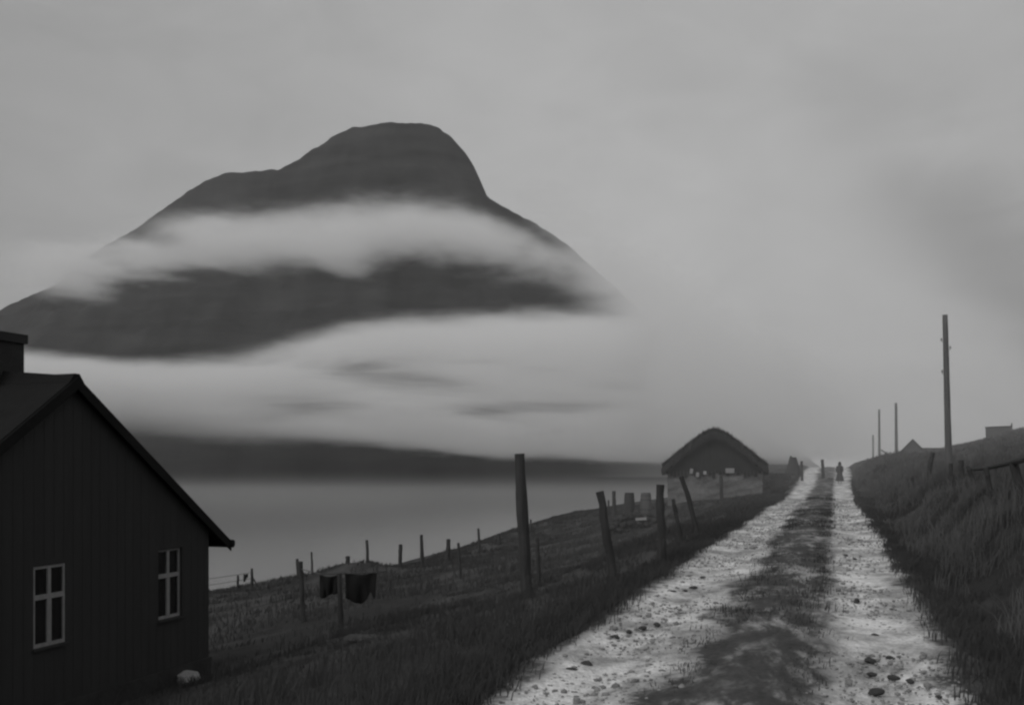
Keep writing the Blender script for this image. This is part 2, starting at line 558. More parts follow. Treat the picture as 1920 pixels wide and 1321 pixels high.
def make_house():
    hr_, hq_ = 12.2, -10.1
    x, y = world_xy(hr_, hq_)
    gz = -2.45
    root = empty('house', (x, y, gz), ROADROT)      # local x along the road, local y away from it
    tag(root, 'black tarred wooden house with two white cross windows in its gable', 'house')
    AP, SL, HW, D = 2.87 - gz, 0.69, 3.40, 7.6       # apex of the roof, slope, half width, depth
    def roof(a): return AP - SL * abs(a)
    top = lambda a: roof(a) - .16
    base = .55
    # windows: (centre a, half width, bottom, top, recess)
    def local_a(px):
        t = (px - 960) / F
        Y = (-UY * X0 * 0 + (hq_ + UY * X0)) / (UY * t - UX)
        return road_rq(t * Y, Y)[0] - hr_, Y
    wins = []
    for (p0, p1, yt, yb, rec) in ((62.5, 123, 1058.5, 1209, .012), (297, 341.5, 1028, 1158, .05)):
        a0, Y0 = local_a(p0); a1, Y1 = local_a(p1)
        Ym = (Y0 + Y1) / 2
        wins.append((a0, a1, CAM_Z + (HORIZON - yb) * Ym / F - gz, CAM_Z + (HORIZON - yt) * Ym / F - gz, rec))
    # gable wall with real window openings, in vertical strips
    bm = bmesh.new()
    cuts = sorted({-HW, HW, 0.0} | {c for w_ in wins for c in w_[:2]})
    T = .14
    for c0, c1 in zip(cuts[:-1], cuts[1:]):
        win = next((w_ for w_ in wins if abs(w_[0] - c0) < 1e-6), None)
        if win:
            add_prism(bm, [(c0, base), (c1, base), (c1, win[2]), (c0, win[2])], 0, T, 'y')
            add_prism(bm, [(c0, win[3]), (c1, win[3]), (c1, top(c1)), (c0, top(c0))], 0, T, 'y')
        else:
            add_prism(bm, [(c0, base), (c1, base), (c1, top(c1)), (c0, top(c0))], 0, T, 'y')
    # cover strips over the board joints
    a = -HW + .03
    while a < HW - .02:
        zb, zt = base + .01, top(a) - .03
        spans = [(zb, zt)]
        for w_ in wins:
            if w_[0] - .09 < a < w_[1] + .09: spans = [(zb, w_[2] - .09), (w_[3] + .09, zt)]
        for s0, s1 in spans:
            if s1 > s0: add_box(bm, (a - .014, -.004, s0), (a + .014, -.0005, s1))
        a += .19
    add_box(bm, (-HW, T, base), (-HW + T, D, top(HW)))
    add_box(bm, (HW - T, T, base), (HW, D, top(HW)))
    add_prism(bm, [(-HW, base), (HW, base), (HW, top(HW)), (0, top(0)), (-HW, top(HW))], D, D + T, 'y')
    from_bm('wall', bm, M['tar'], root)
    bm = bmesh.new()
    for k in range(14):                       # plinth of rough boulders along the gable and the hidden sides
        pass
    add_box(bm, (-HW - .04, -.03, -.7), (HW + .04, .22, base - .003))
    add_box(bm, (-HW - .04, .2205, -.7), (-HW + .2, D + .1, base - .003))
    add_box(bm, (HW - .2, .2205, -.7), (HW + .04, D + .1, base - .003))
    from_bm('plinth', bm, M['plinth'], root)
    # roof: two slabs, gable overhang .12
    OV = 3.92
    bm = bmesh.new()
    for sgn in (-1, 1):
        p = [(sgn * .001, AP), (sgn * OV, roof(OV)), (sgn * OV, roof(OV) - .10), (sgn * .001, AP - .13)]
        add_prism(bm, p, -.10, D + .25, 'y')
    rf = from_bm('roof', bm, M['tar_roof'], root)
    bm = bmesh.new()                          # swelling ridge cap
    for (b0, b1, h0, h1) in ((-.105, .25, .035, .03), (.25, 1.25, .03, .11), (1.25, D, .11, .05)):
        A = [bm.verts.new(p) for p in ((-.16, b0, AP - .16 * SL + .004), (.16, b0, AP - .16 * SL + .004), (.05, b0, AP + h0), (-.05, b0, AP + h0))]
        B = [bm.verts.new(p) for p in ((-.16, b1, AP - .16 * SL + .004), (.16, b1, AP - .16 * SL + .004), (.05, b1, AP + h1), (-.05, b1, AP + h1))]
        for k in range(4): bm.faces.new([A[k], A[(k + 1) % 4], B[(k + 1) % 4], B[k]])
        bm.faces.new(A); bm.faces.new(B[::-1])
    from_bm('ridge_cap', bm, M['tar_roof'], rf)
    bm = bmesh.new()
    for sgn in (-1, 1):
        p = [(sgn * .0, AP - .02), (sgn * OV, roof(OV) - .02), (sgn * OV, roof(OV) - .20), (sgn * .0, AP - .20)]
        add_prism(bm, p, -.13, -.1025, 'y')
    from_bm('bargeboard', bm, M['tar_roof'], rf)
    for sgn in (-1, 1):
        bm = bmesh.new()
        add_tube(bm, [(sgn * (OV + .03), -.14, roof(OV) - .07), (sgn * (OV + .03), D + .2, roof(OV) - .07)], [.075, .075], 12)
        from_bm('gutter', bm, M['tar_roof'], rf, True)
    # chimney
    bm = bmesh.new()
    add_box(bm, (-.36, 1.22, AP - .6), (.36, 1.98, 2.87 - gz + .56))
    add_box(bm, (-.40, 1.18, 2.87 - gz + .5605), (.40, 2.02, 2.87 - gz + .70))
    from_bm('chimney', bm, M['brick'], rf)
    # windows
    for i, (a0, a1, z0, z1, rec) in enumerate(wins):
        bm = bmesh.new()
        y0, y1 = rec, rec + .05
        s = .042
        zt = z0 + (z1 - z0) * .615          # transom
        add_box(bm, (a0, y0, z0), (a0 + s, y1, z1)); add_box(bm, (a1 - s, y0, z0), (a1, y1, z1))
        add_box(bm, (a0 + s, y0, z0), (a1 - s, y1, z0 + s * 1.2)); add_box(bm, (a0 + s, y0, z1 - s), (a1 - s, y1, z1))
        add_box(bm, (a0 + s, y0 - .006, zt - .035), (a1 - s, y1, zt + .035))
        am = (a0 + a1) / 2
        add_box(bm, (am - .04, y0 - .004, z0 + s * 1.2), (am + .04, y1, zt - .035))
        add_box(bm, (am - .03, y0 - .004, zt + .035), (am + .03, y1, z1 - s))
        wf = from_bm('window', bm, M['white'], root)
        part_label(wf, 'white cross window nearer the chimney' if i == 0 else 'white cross window under the low eave')
        for (b0, b1) in ((a0 + s, am - .04), (am + .04, a1 - s)):
            for (c0, c1) in ((z0 + s * 1.2, zt - .035), (zt + .035, z1 - s)):
                bm = bmesh.new()
                add_box(bm, (b0 - .012, y0 + .022, c0), (b1 + .012, y0 + .028, c1))
                from_bm('pane', bm, M['glass'], wf)
        bm = bmesh.new()
        add_box(bm, (a0 - .03, -.05, z0 - .035), (a1 + .03, -.0175, z0 - .002))
        from_bm('sill', bm, M['tar'], wf)
    # dark room behind the glass
    bm = bmesh.new()
    add_box(bm, (-HW + T + .01, T + .6, base), (HW - T - .01, T + .64, 2.6))
    from_bm('inner_wall', bm, M['tar'], root)
    return root

make_house()

# ------------------------------------------------------------------ stones
def stone_mesh(name, size, seed, m, squash=.6):
    rnd = random.Random(seed)
    bm = bmesh.new()
    bmesh.ops.create_icosphere(bm, subdivisions=3, radius=1.0)
    dirs = [(Vector((rnd.gauss(0, 1), rnd.gauss(0, 1), rnd.gauss(0, 1))).normalized(), rnd.uniform(.55, .9)) for _ in range(13)]
    for v in bm.verts:
        c = v.co.copy()
        for d, k in dirs:
            e = c.dot(d) - k
            if e > 0: c -= d * e * .9
        c *= 1 + .05 * math.sin(7 * c.x + seed) * math.sin(6 * c.y + 2 * seed)
        v.co = Vector((c.x * size[0], c.y * size[1], c.z * size[2]))
    me = bpy.data.meshes.new(name)
    bmesh.ops.recalc_face_normals(bm, faces=bm.faces)
    bm.to_mesh(me); bm.free()
    me.materials.append(m)
    me.polygons.foreach_set('use_smooth', [False] * len(me.polygons))
    return me

def place_mesh(name, me, loc, rz=0, rx=0, ry=0):
    o = bpy.data.objects.new(name, me); COL.objects.link(o)
    o.location = loc; o.rotation_euler = (rx, ry, rz)
    return o

x, y = (354 - 960) / F * 17.15, 17.15
o = place_mesh('boulder', stone_mesh('boulder', (.27, .24, .21), 5, M['palestone']), (x, y, CAM_Z + (HORIZON - 1274) / F * y), .7)
tag(o, 'pale whitewashed boulder on the ground at the corner of the black house', 'boulder')
p = hit(684, 1198)
o = place_mesh('boulder', stone_mesh('boulder', (.42, .30, .09), 8, M['darkstone']), (p[0], p[1], Hxy(*p) + .02), .3)
tag(o, 'low flat grey boulder in the dark grass below the hanging blankets', 'boulder')

me_st = [stone_mesh('road_stone', (.06, .05, .035), 20 + i, M['stone']) for i in range(4)]
rnd = random.Random(4)
STONES = [(1300, 1102, 1.5), (1262, 1110, 1.0), (1318, 1083, 1.0), (1100, 1248, 1.4), (1152, 1196, 1.3), (1072, 1258, 1.2), (1205, 1178, 1.3), (1180, 1186, .9),
          (1232, 1172, 1.0), (1345, 1160, .9), (1284, 1108, .9), (1606, 1128, 1.3), (1642, 1192, 1.0), (1600, 1182, .7), (1740, 1222, .9), (1668, 1234, .8),
          (1634, 1240, 1.2), (1636, 1266, 1.0), (1676, 1272, 1.1), (1706, 1279, .8), (1642, 1298, 1.4), (1722, 1166, .8), (1760, 1308, .7), (1586, 1042, 1.4), (1603, 1048, .9)]
for i, (px, py, s) in enumerate(STONES):
    t, sl = (px - 960) / F, (HORIZON - py) / F
    Y = (-.0 + CAM_Z) / -sl
    r_, q_ = road_rq(t * Y, Y)
    o = place_mesh('stone', me_st[i % 4], (t * Y, Y, float(road_z(r_)) + .01), rnd.uniform(0, 6))
    s *= .75
    o.scale = (s, s, s * rnd.uniform(.7, 1.1))
    tag(o, 'small dark stone lying on the pale wheel ruts of the track', 'stone', 'dark stones on the track')

# ------------------------------------------------------------------ fence posts
def post(px_base, base, px_top, py_top, w, label, group, q=None, bend=0.0, seg=10, name='fence_post', mt=None):
    """base: photograph row of the foot, or None with q (distance from the road) when the foot stands on the skyline fence"""
    if q is not None: X, Y = at_q(px_base, q)
    else:
        p = hit(px_base, base)
        if p is None: raise RuntimeError('no ground at %s' % ((px_base, base),))
        X, Y = p
    z = Hxy(X, Y)
    zt = CAM_Z + (HORIZON - py_top) / F * Y
    xt = (px_top - 960) / F * Y
    h = zt - z
    rnd = random.Random(px_base * 7 + 1)
    bm = bmesh.new()
    n = 9
    rad = w / F * Y / 2
    pts, rads = [], []
    dxp = xt - X
    for i in range(n):
        f = i / (n - 1)
        f2 = -.12 + 1.12 * f
        pts.append((dxp * f2 + bend * math.sin(math.pi * max(f2, 0)) * h + rnd.uniform(-.008, .008), rnd.uniform(-.012, .012), h * f2))
        rads.append(rad * (1.05 - .18 * f) * rnd.uniform(.93, 1.07))
    add_tube(bm, pts, rads, seg, .10, rnd)
    o = from_bm(name, bm, mt or M['wood'], None, False)
    o.location = (X, Y, z)
    tag(o, label, 'post', group)
    return o

RF = 'fence posts beside the track'
post(988, 1120, 973, 850, 22, 'tall thick fence post standing above the others between house and track', RF, seg=14)
post(1150, 1085, 1125, 921, 17, 'thick leaning fence post beside the track, next after the tallest', RF, seg=12)
post(1241, 1052, 1238, 908, 17, 'stout upright fence post in front of the stone heap with barrels', RF, seg=12)
post(1279, 1020, 1262, 935, 8, 'short thin leaning fence post just past the stout upright one', RF)
post(1309, 1005, 1277, 893, 10, 'strongly tilted slim fence post in front of the turf roofed shed', RF, bend=.02)
post(1353, 938, 1352, 891, 7, 'small upright post before the wall of the turf roofed shed', RF)
post(1011, 1095, 1007, 1008, 8, 'thin fence post close behind the tallest post', RF)
post(569, 1165, 563, 1052, 10, 'weathered post holding one end of the blanket line', 'blanket line posts')
post(639, 1180, 637, 1074, 10, 'grey post between the two hanging blankets', 'blanket line posts')
SF = 'posts of the fence along the brow of the slope'
SK = [(446, 1078, 446, 5, 'short post on the brow nearest the house wall'),
      (560, 1047, 557, 6, 'upright post on the brow just behind the blanket line post'),
      (586, 1034, 584, 4, 'thin straight post on the brow beside the grassy hump'),
      (652, 1042, 652, 9, 'short stump on top of the grassy hump behind the blankets'),
      (690, 1012, 688, 6, 'thin post with a wide foot at the end of the grassy hump'),
      (750, 1020, 751, 8, 'thickset post on the brow, first past the grassy hump'),
      (792, 1002, 790, 7, 'tall straight post on the brow midway between hump and tallest post'),
      (839, 1010, 841, 9, 'crooked thick post on the brow paired with a thin leaning one'),
      (899, 990, 897, 5, 'slender pointed post on the brow left of the tallest post'),
      (936, 1000, 935, 7, 'short stout post on the brow closest to the tallest post'),
      (996, 973, 995, 4, 'thin post on the brow seen just past the tallest post'),
      (1086, 961, 1084, 3, 'tiny far post on the brow before the thick leaning post'),
      (1103, 956, 1102, 4, 'tiny far stub on the brow touching the thick leaning post')]
for px, pt, pxt, w_, lab in SK:
    post(px, None, pxt, pt, w_, lab + '', SF, q=-27.5 if px != 652 else -23)
post(864, 1085, 859, 1017, 6, 'thin leaning post below the brow beside the crooked thick one', SF)
post(1141, None, 1141, 937, 4, 'tiny post on the brow between the leaning post and its neighbour', SF, q=-22)
post(1152, None, 1151, 920, 8, 'upright post on the brow beside the stone heap', SF, q=-17)
# propped post with a rag on it, near the house
X, Y = at_q(472, -27.5)
zb = Hxy(X, Y)
pr = empty('propped_post', (X, Y, zb)); tag(pr, 'clothes line post with a slanting prop and rags beside the house', 'post')
k = Y / F
bm = bmesh.new(); add_tube(bm, [(0, 0, -.2), (.02, 0, .5), (0, 0, (1103 - 1062) * k + .0)], [.085, .075, .06], 9, .1, random.Random(1)); from_bm('shaft', bm, M['wood'], pr)
bm = bmesh.new(); add_tube(bm, [(18 * k, .1, -.1), (1 * k, .02, 24 * k)], [.045, .04], 8); from_bm('prop', bm, M['wood'], pr)
def hanging(name, w, h, seed, m, folds=3, thick=.02):
    rnd = random.Random(seed)
    n, mz = 26, 16
    V = []; Fc = []
    low = [rnd.uniform(-.06, .06) for _ in range(6)]
    P = np.zeros((n, mz, 3))
    for i in range(n):
        u_ = i / (n - 1)
        hl = h * (1 + np.interp(u_ * 5, range(6), low))
        for j in range(mz):
            v_ = j / (mz - 1)
            P[i, j] = ((u_ - .5) * w * (1 - .05 * v_), .05 * v_ * math.sin(u_ * folds * 6.28 + seed) + .03 * math.sin(9 * u_ + 3 * v_), -v_ * hl - .04 * math.sin(math.pi * u_))
    return P
def cloth(name, w, h, seed, m, loc, parent=None, low=None, rz=0.0):
    P = hanging(name, w, h, seed, m)
    if low is not None:
        n = P.shape[0]
        for i in range(n):
            P[i, :, 2] *= np.interp(i / (n - 1), [a for a, _ in low], [b for _, b in low])
    o = grid_mesh(name, P, m)
    sol = o.modifiers.new('thick', 'SOLIDIFY'); sol.thickness = .015
    o.location = loc; o.rotation_euler = (0, 0, rz)
    if parent: o.parent = parent
    return o
o = cloth('rag', 9 * k, 15 * k, 3, M['cloth'], (X - 11 * k, Y - .02, zb + 31 * k), None, [(0, 1), (.4, .9), (.6, .35), (1, .5)])
tag(o, 'torn rag hanging on the propped post beside the house', 'rag')

# two dark blankets on the line
p = hit(639, 1178)
Yb = p[1]
for (pa, pb, pt, pbm, seed, low, lab) in ((597, 634, 1078, 1116, 2, [(0, 1.05), (.35, 1.05), (.6, .93), (1, .86)], 'small dark blanket hanging on the line, next to the weathered end post'),
                                         (645, 705, 1074, 1122, 5, [(0, .98), (.3, 1.06), (.5, 1.12), (.7, .95), (.8, .72), (.9, .78), (.94, 1.0), (1, .85)], 'wide dark blanket with a ragged lower edge hanging on the line')):
    kk = Yb / F
    o = cloth('blanket', (pb - pa) * kk, (pbm - pt) * kk, seed, M['cloth'], (((pa + pb) / 2 - 960) * kk, Yb + .12, CAM_Z + (HORIZON - pt) * kk), None, low)
    tag(o, lab, 'blanket', 'blankets on the line')
bm = bmesh.new()
kk = Yb / F
a = hit(569, 1163)
add_tube(bm, [((563 - 960) / F * a[1], a[1], CAM_Z + (HORIZON - 1066) / F * a[1]), ((600 - 960) * kk, Yb + .12, CAM_Z + (HORIZON - 1077) * kk),
              ((638 - 960) * kk, Yb + .12, CAM_Z + (HORIZON - 1076.5) * kk), ((705 - 960) * kk, Yb + .12, CAM_Z + (HORIZON - 1074) * kk), ((722 - 960) * kk, Yb + .3, CAM_Z + (HORIZON - 1073) * kk)], [.012] * 5, 6)
o = from_bm('clothes_line', bm, M['wire'])
tag(o, 'thin line carrying the two dark blankets', 'line')
# wires between the house and the first posts on the brow
bm = bmesh.new()
xa, ya = at_q(330, -27.5); xb, yb = at_q(470, -27.5)
for hgt in (.3, .6, .9):
    add_tube(bm, [(xa, ya, Hxy(xa, ya) + hgt), ((xa + xb) / 2, (ya + yb) / 2, (Hxy(xa, ya) + Hxy(xb, yb)) / 2 + hgt - .05), (xb, yb, Hxy(xb, yb) + hgt)], [.012] * 3, 5)
o = from_bm('fence_wire', bm, M['wire'])
tag(o, 'three slack fence wires running from the house to the propped post', 'wire')

# right-hand bank posts
RB = 'fence posts on the bank right of the track'
post(1743, 906, 1750, 848, 9, 'dark curved post on the bank before the gabled far house', RB, bend=-.06)
post(1786, 912, 1783, 868, 8, 'thin post at the foot of the tall telegraph pole', RB)
post(1804, 912, 1802, 862, 11, 'broad short post on the bank right beside the tall telegraph pole', RB)
post(1831, 918, 1815, 874, 9, 'slanting thin post on the bank, second beyond the tall pole', RB)
post(1858, 930, 1849, 876, 10, 'thin tilted post under the rail on the bank', RB)
post(1924, 956, 1900, 868, 17, 'thick leaning post on the bank at the near end of the rail', RB, seg=12)
a = hit(1815, 905); b = hit(1924, 956)
bm = bmesh.new()
def atp(px, py, Y): return ((px - 960) / F * Y, Y, CAM_Z + (HORIZON - py) / F * Y)
add_tube(bm, [atp(1817, 880, a[1]), atp(1850, 877, a[1] * .6 + b[1] * .4), atp(1900, 866, b[1]), atp(1965, 850, b[1] * .9)], [.05, .045, .05, .05], 8, .12, random.Random(3))
o = from_bm('fence_rail', bm, M['wood']); tag(o, 'rough pole rail carried by the leaning posts on the bank', 'rail')

# ------------------------------------------------------------------ telegraph poles
def pole(px_b, Y, q_unused, px_t, py_t, w, label, ins=(), strut=None):
    X = (px_b - 960) / F * Y
    z = Hxy(X, Y)
    k = Y / F
    root = empty('telegraph_pole', (X, Y, z)); tag(root, label, 'pole', 'telegraph poles along the track')
    zt = CAM_Z + (HORIZON - py_t) * k - z
    xt = (px_t - px_b) * k
    bm = bmesh.new()
    n = 12; rnd = random.Random(px_b)
    add_tube(bm, [(xt * i / n, 0, -.4 + (zt + .4) * i / n) for i in range(n + 1)], [w * k / 2 * (1.15 - .35 * i / n) for i in range(n + 1)], 14, .03, rnd)
    from_bm('shaft', bm, M['polewood'], root, True)
    for (py, side) in ins:
        zz = CAM_Z + (HORIZON - py) * k - z
        xx = xt * zz / zt
        bm = bmesh.new()
        rr = w * k / 2
        add_tube(bm, [(xx + side * rr * .6, 0, zz - .02), (xx + side * (rr + .05), 0, zz), (xx + side * (rr + .055), 0, zz + .06)], [.012] * 3, 6)
        add_tube(bm, [(xx + side * (rr + .055), 0, zz + .05), (xx + side * (rr + .055), 0, zz + .10), (xx + side * (rr + .055), 0, zz + .15)], [.04, .03, .02], 10)
        from_bm('insulator', bm, M['insulator'], root)
    if strut:
        bm = bmesh.new()
        (pa, ya), (pb_, yb_) = strut
        add_tube(bm, [((pa - px_b) * k, 0, CAM_Z + (HORIZON - ya) * k - z), ((pb_ - px_b) * k, .2, CAM_Z + (HORIZON - yb_) * k - z)], [.11, .12], 8)
        from_bm('strut', bm, M['polewood'], root)
    return root
pole(1780, 42.0, 0, 1772, 590, 11.5, 'tallest and nearest telegraph pole, standing on the grassy bank', ((640, -1), (655, 1), (700, -1)))
pole(1681, 128, 0, 1680, 755, 5.5, 'telegraph pole just left of the small gabled far house', ((765, 1),))
pole(1649, 145, 0, 1648.5, 767, 4.2, 'telegraph pole with a slanting strut at its foot', ((778, -1),), ((1652, 843), (1677, 858)))
pole(1637.5, 175, 0, 1637, 815, 3.4, 'faintest and farthest telegraph pole fading in the mist', ())

# ------------------------------------------------------------------ turf-roofed shed by the track
def make_shed():
    Y = 58.0
    X = (1340 - 960) / F * Y
    z = -.45
    root = empty('shed', (X, Y, z), ROADROT + R(6))     # local x along the track (away from the viewer), local y to the left
    tag(root, 'low shed with pale stone walls and a thick turf roof beside the track', 'shed')
    HW, EV, AP, D = 2.70, 1.50, 3.62, 5.5
    prof = lambda s: (math.sqrt(s * s + .05) - .2236) / .801 * .93
    bm = bmesh.new()
    add_box(bm, (0, -HW, -.5), (.45, HW, EV)); add_box(bm, (D - .45, -HW, -.5), (D, HW, EV))
    add_box(bm, (.4505, -HW, -.5), (D - .4505, -HW + .45, EV)); add_box(bm, (.4505, HW - .45, -.5), (D - .4505, HW, EV))
    bmesh.ops.subdivide_edges(bm, edges=bm.edges[:], cuts=7, use_grid_fill=True)
    rnd = random.Random(2)
    for v in bm.verts:
        v.co += Vector((rnd.uniform(-.04, .04), rnd.uniform(-.04, .04), rnd.uniform(-.02, .02)))
    from_bm('wall', bm, M['stonewall'], root)
    bm = bmesh.new()                                      # boarded gable above the stone wall
    add_prism(bm, [(-HW - .05, EV + .03), (HW + .05, EV + .03), (0, AP + .14)], -.06, .2, 'x')
    yy = -HW + .1
    while yy < HW:
        add_box(bm, (-.085, yy - .02, EV - .18 + rnd.uniform(-.22, .12)), (-.0605, yy + .16, max(EV + .1, EV + (AP - EV - .35) * (1 - abs(yy + .07) / HW) - .05)))
        yy += .2
    from_bm('gable_boards', bm, M['gable'], root)
    # turf roof: thick rounded slab with a ragged edge
    bm = bmesh.new()
    n, m_ = 44, 26
    OV = 3.02
    grid = []
    for lay in (0, 1):
        g_ = []
        for i in range(n + 1):
            s = -1 + 2 * i / n
            row = []
            for j in range(m_ + 1):
                xx = -.38 + (D + .7) * j / m_
                yy = s * OV
                zz = AP + .32 - .05 - (AP + .12 - EV) * prof(s)
                if lay: zz -= .34
                edge = (j in (0, m_)) or (i in (0, n))
                w_ = rnd.uniform(-1, 1)
                xx += (.20 if j == 0 else .05) * w_
                zz += rnd.uniform(-.07, .08) * (1.6 if j == 0 or i in (0, n) else 1) + .05 * math.sin(xx * 3 + yy * 2)
                if i in (0, n): zz -= .08 + .08 * rnd.random()
                row.append(bm.verts.new((xx, yy * (1 + .01 * w_), zz)))
            g_.append(row)
        grid.append(g_)
    for i in range(n):
        for j in range(m_):
            a, b = grid[0], grid[1]
            bm.faces.new([a[i][j], a[i + 1][j], a[i + 1][j + 1], a[i][j + 1]])
            bm.faces.new([b[i][j], b[i][j + 1], b[i + 1][j + 1], b[i + 1][j]])
    a, b = grid
    for i in range(n):
        for j in (0, m_): bm.faces.new([a[i][j], a[i + 1][j], b[i + 1][j], b[i][j]])
    for j in range(m_):
        for i in (0, n): bm.faces.new([a[i][j], a[i][j + 1], b[i][j + 1], b[i][j]])
    rf = from_bm('roof', bm, M['turf'], root)
    # tufts of grass growing on the turf
    V, Fc = [], []
    for _ in range(6500):
        s = rnd.uniform(-1, 1); xx = rnd.uniform(-.4, D + .3)
        if rnd.random() < .35: xx = -.42 + rnd.uniform(0, .12)
        zz = AP + .27 - (AP + .12 - EV) * prof(s)
        h_ = rnd.uniform(.06, .2) * (1.9 if rnd.random() < .12 else 1); a_ = rnd.uniform(0, 6.28)
        dx_, dy_ = math.cos(a_) * .02, math.sin(a_) * .02
        lx, ly = rnd.uniform(-.06, .06), rnd.uniform(-.06, .06)
        i0 = len(V)
        V += [(xx - dx_, s * OV - dy_, zz - .02), (xx + dx_, s * OV + dy_, zz - .02), (xx + lx, s * OV + ly, zz + h_)]
        Fc.append((i0, i0 + 1, i0 + 2))
    for _ in range(1500):                                 # and hanging over the front lip
        s = rnd.uniform(-1, 1)
        zz = AP + .10 - (AP + .12 - EV) * prof(s) + rnd.uniform(-.12, .1)
        xx = -.43 + rnd.uniform(-.05, .05); h_ = rnd.uniform(.12, .42); w_ = rnd.uniform(.02, .05)
        i0 = len(V)
        V += [(xx, s * OV - w_, zz), (xx, s * OV + w_, zz), (xx - rnd.uniform(0, .08), s * OV + rnd.uniform(-.1, .1), zz - h_)]
        Fc.append((i0, i0 + 1, i0 + 2))
    g = raw_mesh('grass', np.array(V), np.array(Fc), M['turf']); g.parent = rf; g['kind'] = 'stuff'
    # pale window, two loose pale boards under the eave, a door post
    bm = bmesh.new(); add_box(bm, (-.16, -1.12, EV - .08), (-.09, -.62, EV + .20)); add_box(bm, (-.19, -.89, EV - .08), (-.1605, -.85, EV + .20))
    from_bm('window', bm, M['white'], root)
    for yy, zz, hh, m2 in ((1.55, EV - .35, .30, 'white'), (1.12, EV - .42, .26, 'white'), (.65, EV - .2, .2, 'palestone')):
        bm = bmesh.new(); add_box(bm, (-.12, yy - .09, zz), (-.03, yy + .09, zz + hh), Matrix.Rotation(.1 * yy, 4, 'X')); from_bm('board', bm, M[m2], root)
    return root
make_shed()

# dark dry-stone wall beside the shed
def drywall(px0, px1, Y, h, seed, label, depth=.5):
    x0, x1 = (px0 - 960) / F * Y, (px1 - 960) / F * Y
    xm = (x0 + x1) / 2
    z = Hxy(xm, Y)
    rnd = random.Random(seed)
    bm = bmesh.new()
    L = x1 - x0
    zz = -.25
    while zz < h - .05:
        hh = rnd.uniform(.14, .22)
        a = -L / 2 + rnd.uniform(-.08, .08)
        while a < L / 2:
            w_ = rnd.uniform(.2, .45)
            q_ = 1 - .35 * zz / h
            vs = add_box(bm, (a, -depth / 2 * q_ + rnd.uniform(-.03, .03), zz), (a + w_ - .012, depth / 2 * q_, zz + hh - .01))
            for v in vs: v.co += Vector((rnd.uniform(-.02, .02), rnd.uniform(-.02, .02), rnd.uniform(-.015, .015)))
            a += w_
        zz += hh
    o = from_bm('stone_wall', bm, M['darkstone']); o.location = (xm, Y, z)
    tag(o, label, 'wall')
    return o
drywall(1418, 1476, 66, .95, 3, 'short dark stone wall just past the turf roofed shed')

# heap with barrels on the brow left of the stout post
Yh = 30.0
p = hit(1195, 992)
Yh = p[1]
zb = Hxy(p[0], Yh); k = Yh / F
rnd = random.Random(9)
bm = bmesh.new()
for i in range(110):
    u_ = rnd.uniform(-1, 1); hmax = (1 - u_ * u_) * .75 + .12
    c = Vector((u_ * 60 * k, rnd.uniform(-.4, .4), rnd.uniform(-.1, hmax)))
    s = rnd.uniform(.12, .25)
    ret = bmesh.ops.create_icosphere(bm, subdivisions=1, radius=s)
    for v in ret['verts']:
        v.co = c + Vector((v.co.x * 1.3, v.co.y, v.co.z * .75)) + Vector((rnd.uniform(-.02, .02), rnd.uniform(-.02, .02), rnd.uniform(-.02, .02)))
M['heapstone'] = mat('heap_stone', .035, .4, 2.0, .95, (1, 1, 1), .8, 5, .15, .04)
o = from_bm('stone_heap', bm, M['heapstone']); o.location = (p[0] - 0 * k, Yh, zb)
tag(o, 'dark heap of stones on the brow between two thick fence posts', 'heap')
def barrel(px, pyb, pyt, w, Y, m, label):
    X = (px - 960) / F * Y; k = Y / F
    zb_, zt_ = CAM_Z + (HORIZON - pyb) * k, CAM_Z + (HORIZON - pyt) * k
    root = empty('barrel', (X, Y, zb_)); tag(root, label, 'barrel')
    h = zt_ - zb_; r0 = w * k / 2
    bm = bmesh.new()
    add_tube(bm, [(0, 0, h * f) for f in (0, .15, .35, .5, .65, .85, 1)], [r0 * s for s in (.86, .93, .99, 1, .99, .93, .86)], 18)
    from_bm('body', bm, M[m], root, False)
    for f, s in ((.12, .93), (.3, .985), (.7, .985), (.88, .93)):
        bm = bmesh.new(); add_tube(bm, [(0, 0, h * f - .02), (0, 0, h * f + .02)], [r0 * s + .008] * 2, 18); from_bm('hoop', bm, M['wood'], root)
barrel(1180, 966, 923, 20, Yh + .1, 'wood', 'dark barrel standing on the stone heap')
barrel(1211, 968, 923, 21, Yh + .4, 'polewood', 'paler grey barrel on the stone heap beside the stout post')
bm = bmesh.new(); add_box(bm, (-10 * k, -.02, -2.5 * k), (10 * k, .02, 2.5 * k), Matrix.Rotation(-.06, 4, 'Y'))
o = from_bm('plank', bm, M['palestone']); o.location = (( 1199 - 960) * k, Yh - .62, CAM_Z + (HORIZON - 971) * k)
tag(o, 'short pale plank leaning on the dark stone heap', 'plank')

# ------------------------------------------------------------------ far things on the crest
def far_house(px0, px1, py_eave, py_apex, Y, label, ridge_px):
    k = Y / F
    xm = ((px0 + px1) / 2 - 960) * k
    z = CAM_Z + (HORIZON - 862) * k
    root = empty('house', (xm, Y, z), -math.atan2(xm, Y)); tag(root, label, 'house')
    hw = (px1 - px0) / 2 * k
    ev, ap = CAM_Z + (HORIZON - py_eave) * k - z, CAM_Z + (HORIZON - py_apex) * k - z
    L = 7.0
    bm = bmesh.new(); add_prism(bm, [(-hw * .93, -3), (hw * .93, -3), (hw * .93, ev - .1), (0, ap - .2), (-hw * .93, ev - .1)], 0, L, 'y'); from_bm('wall', bm, M['darkstone'], root)
    bm = bmesh.new()
    for s in (-1, 1):
        add_prism(bm, [(0, ap), (s * hw * 1.03, ev - .06), (s * hw * 1.03, ev - .22), (0, ap - .17)], -.2, L + .2, 'y')
    rf = from_bm('roof', bm, M['turf'], root)
    return root
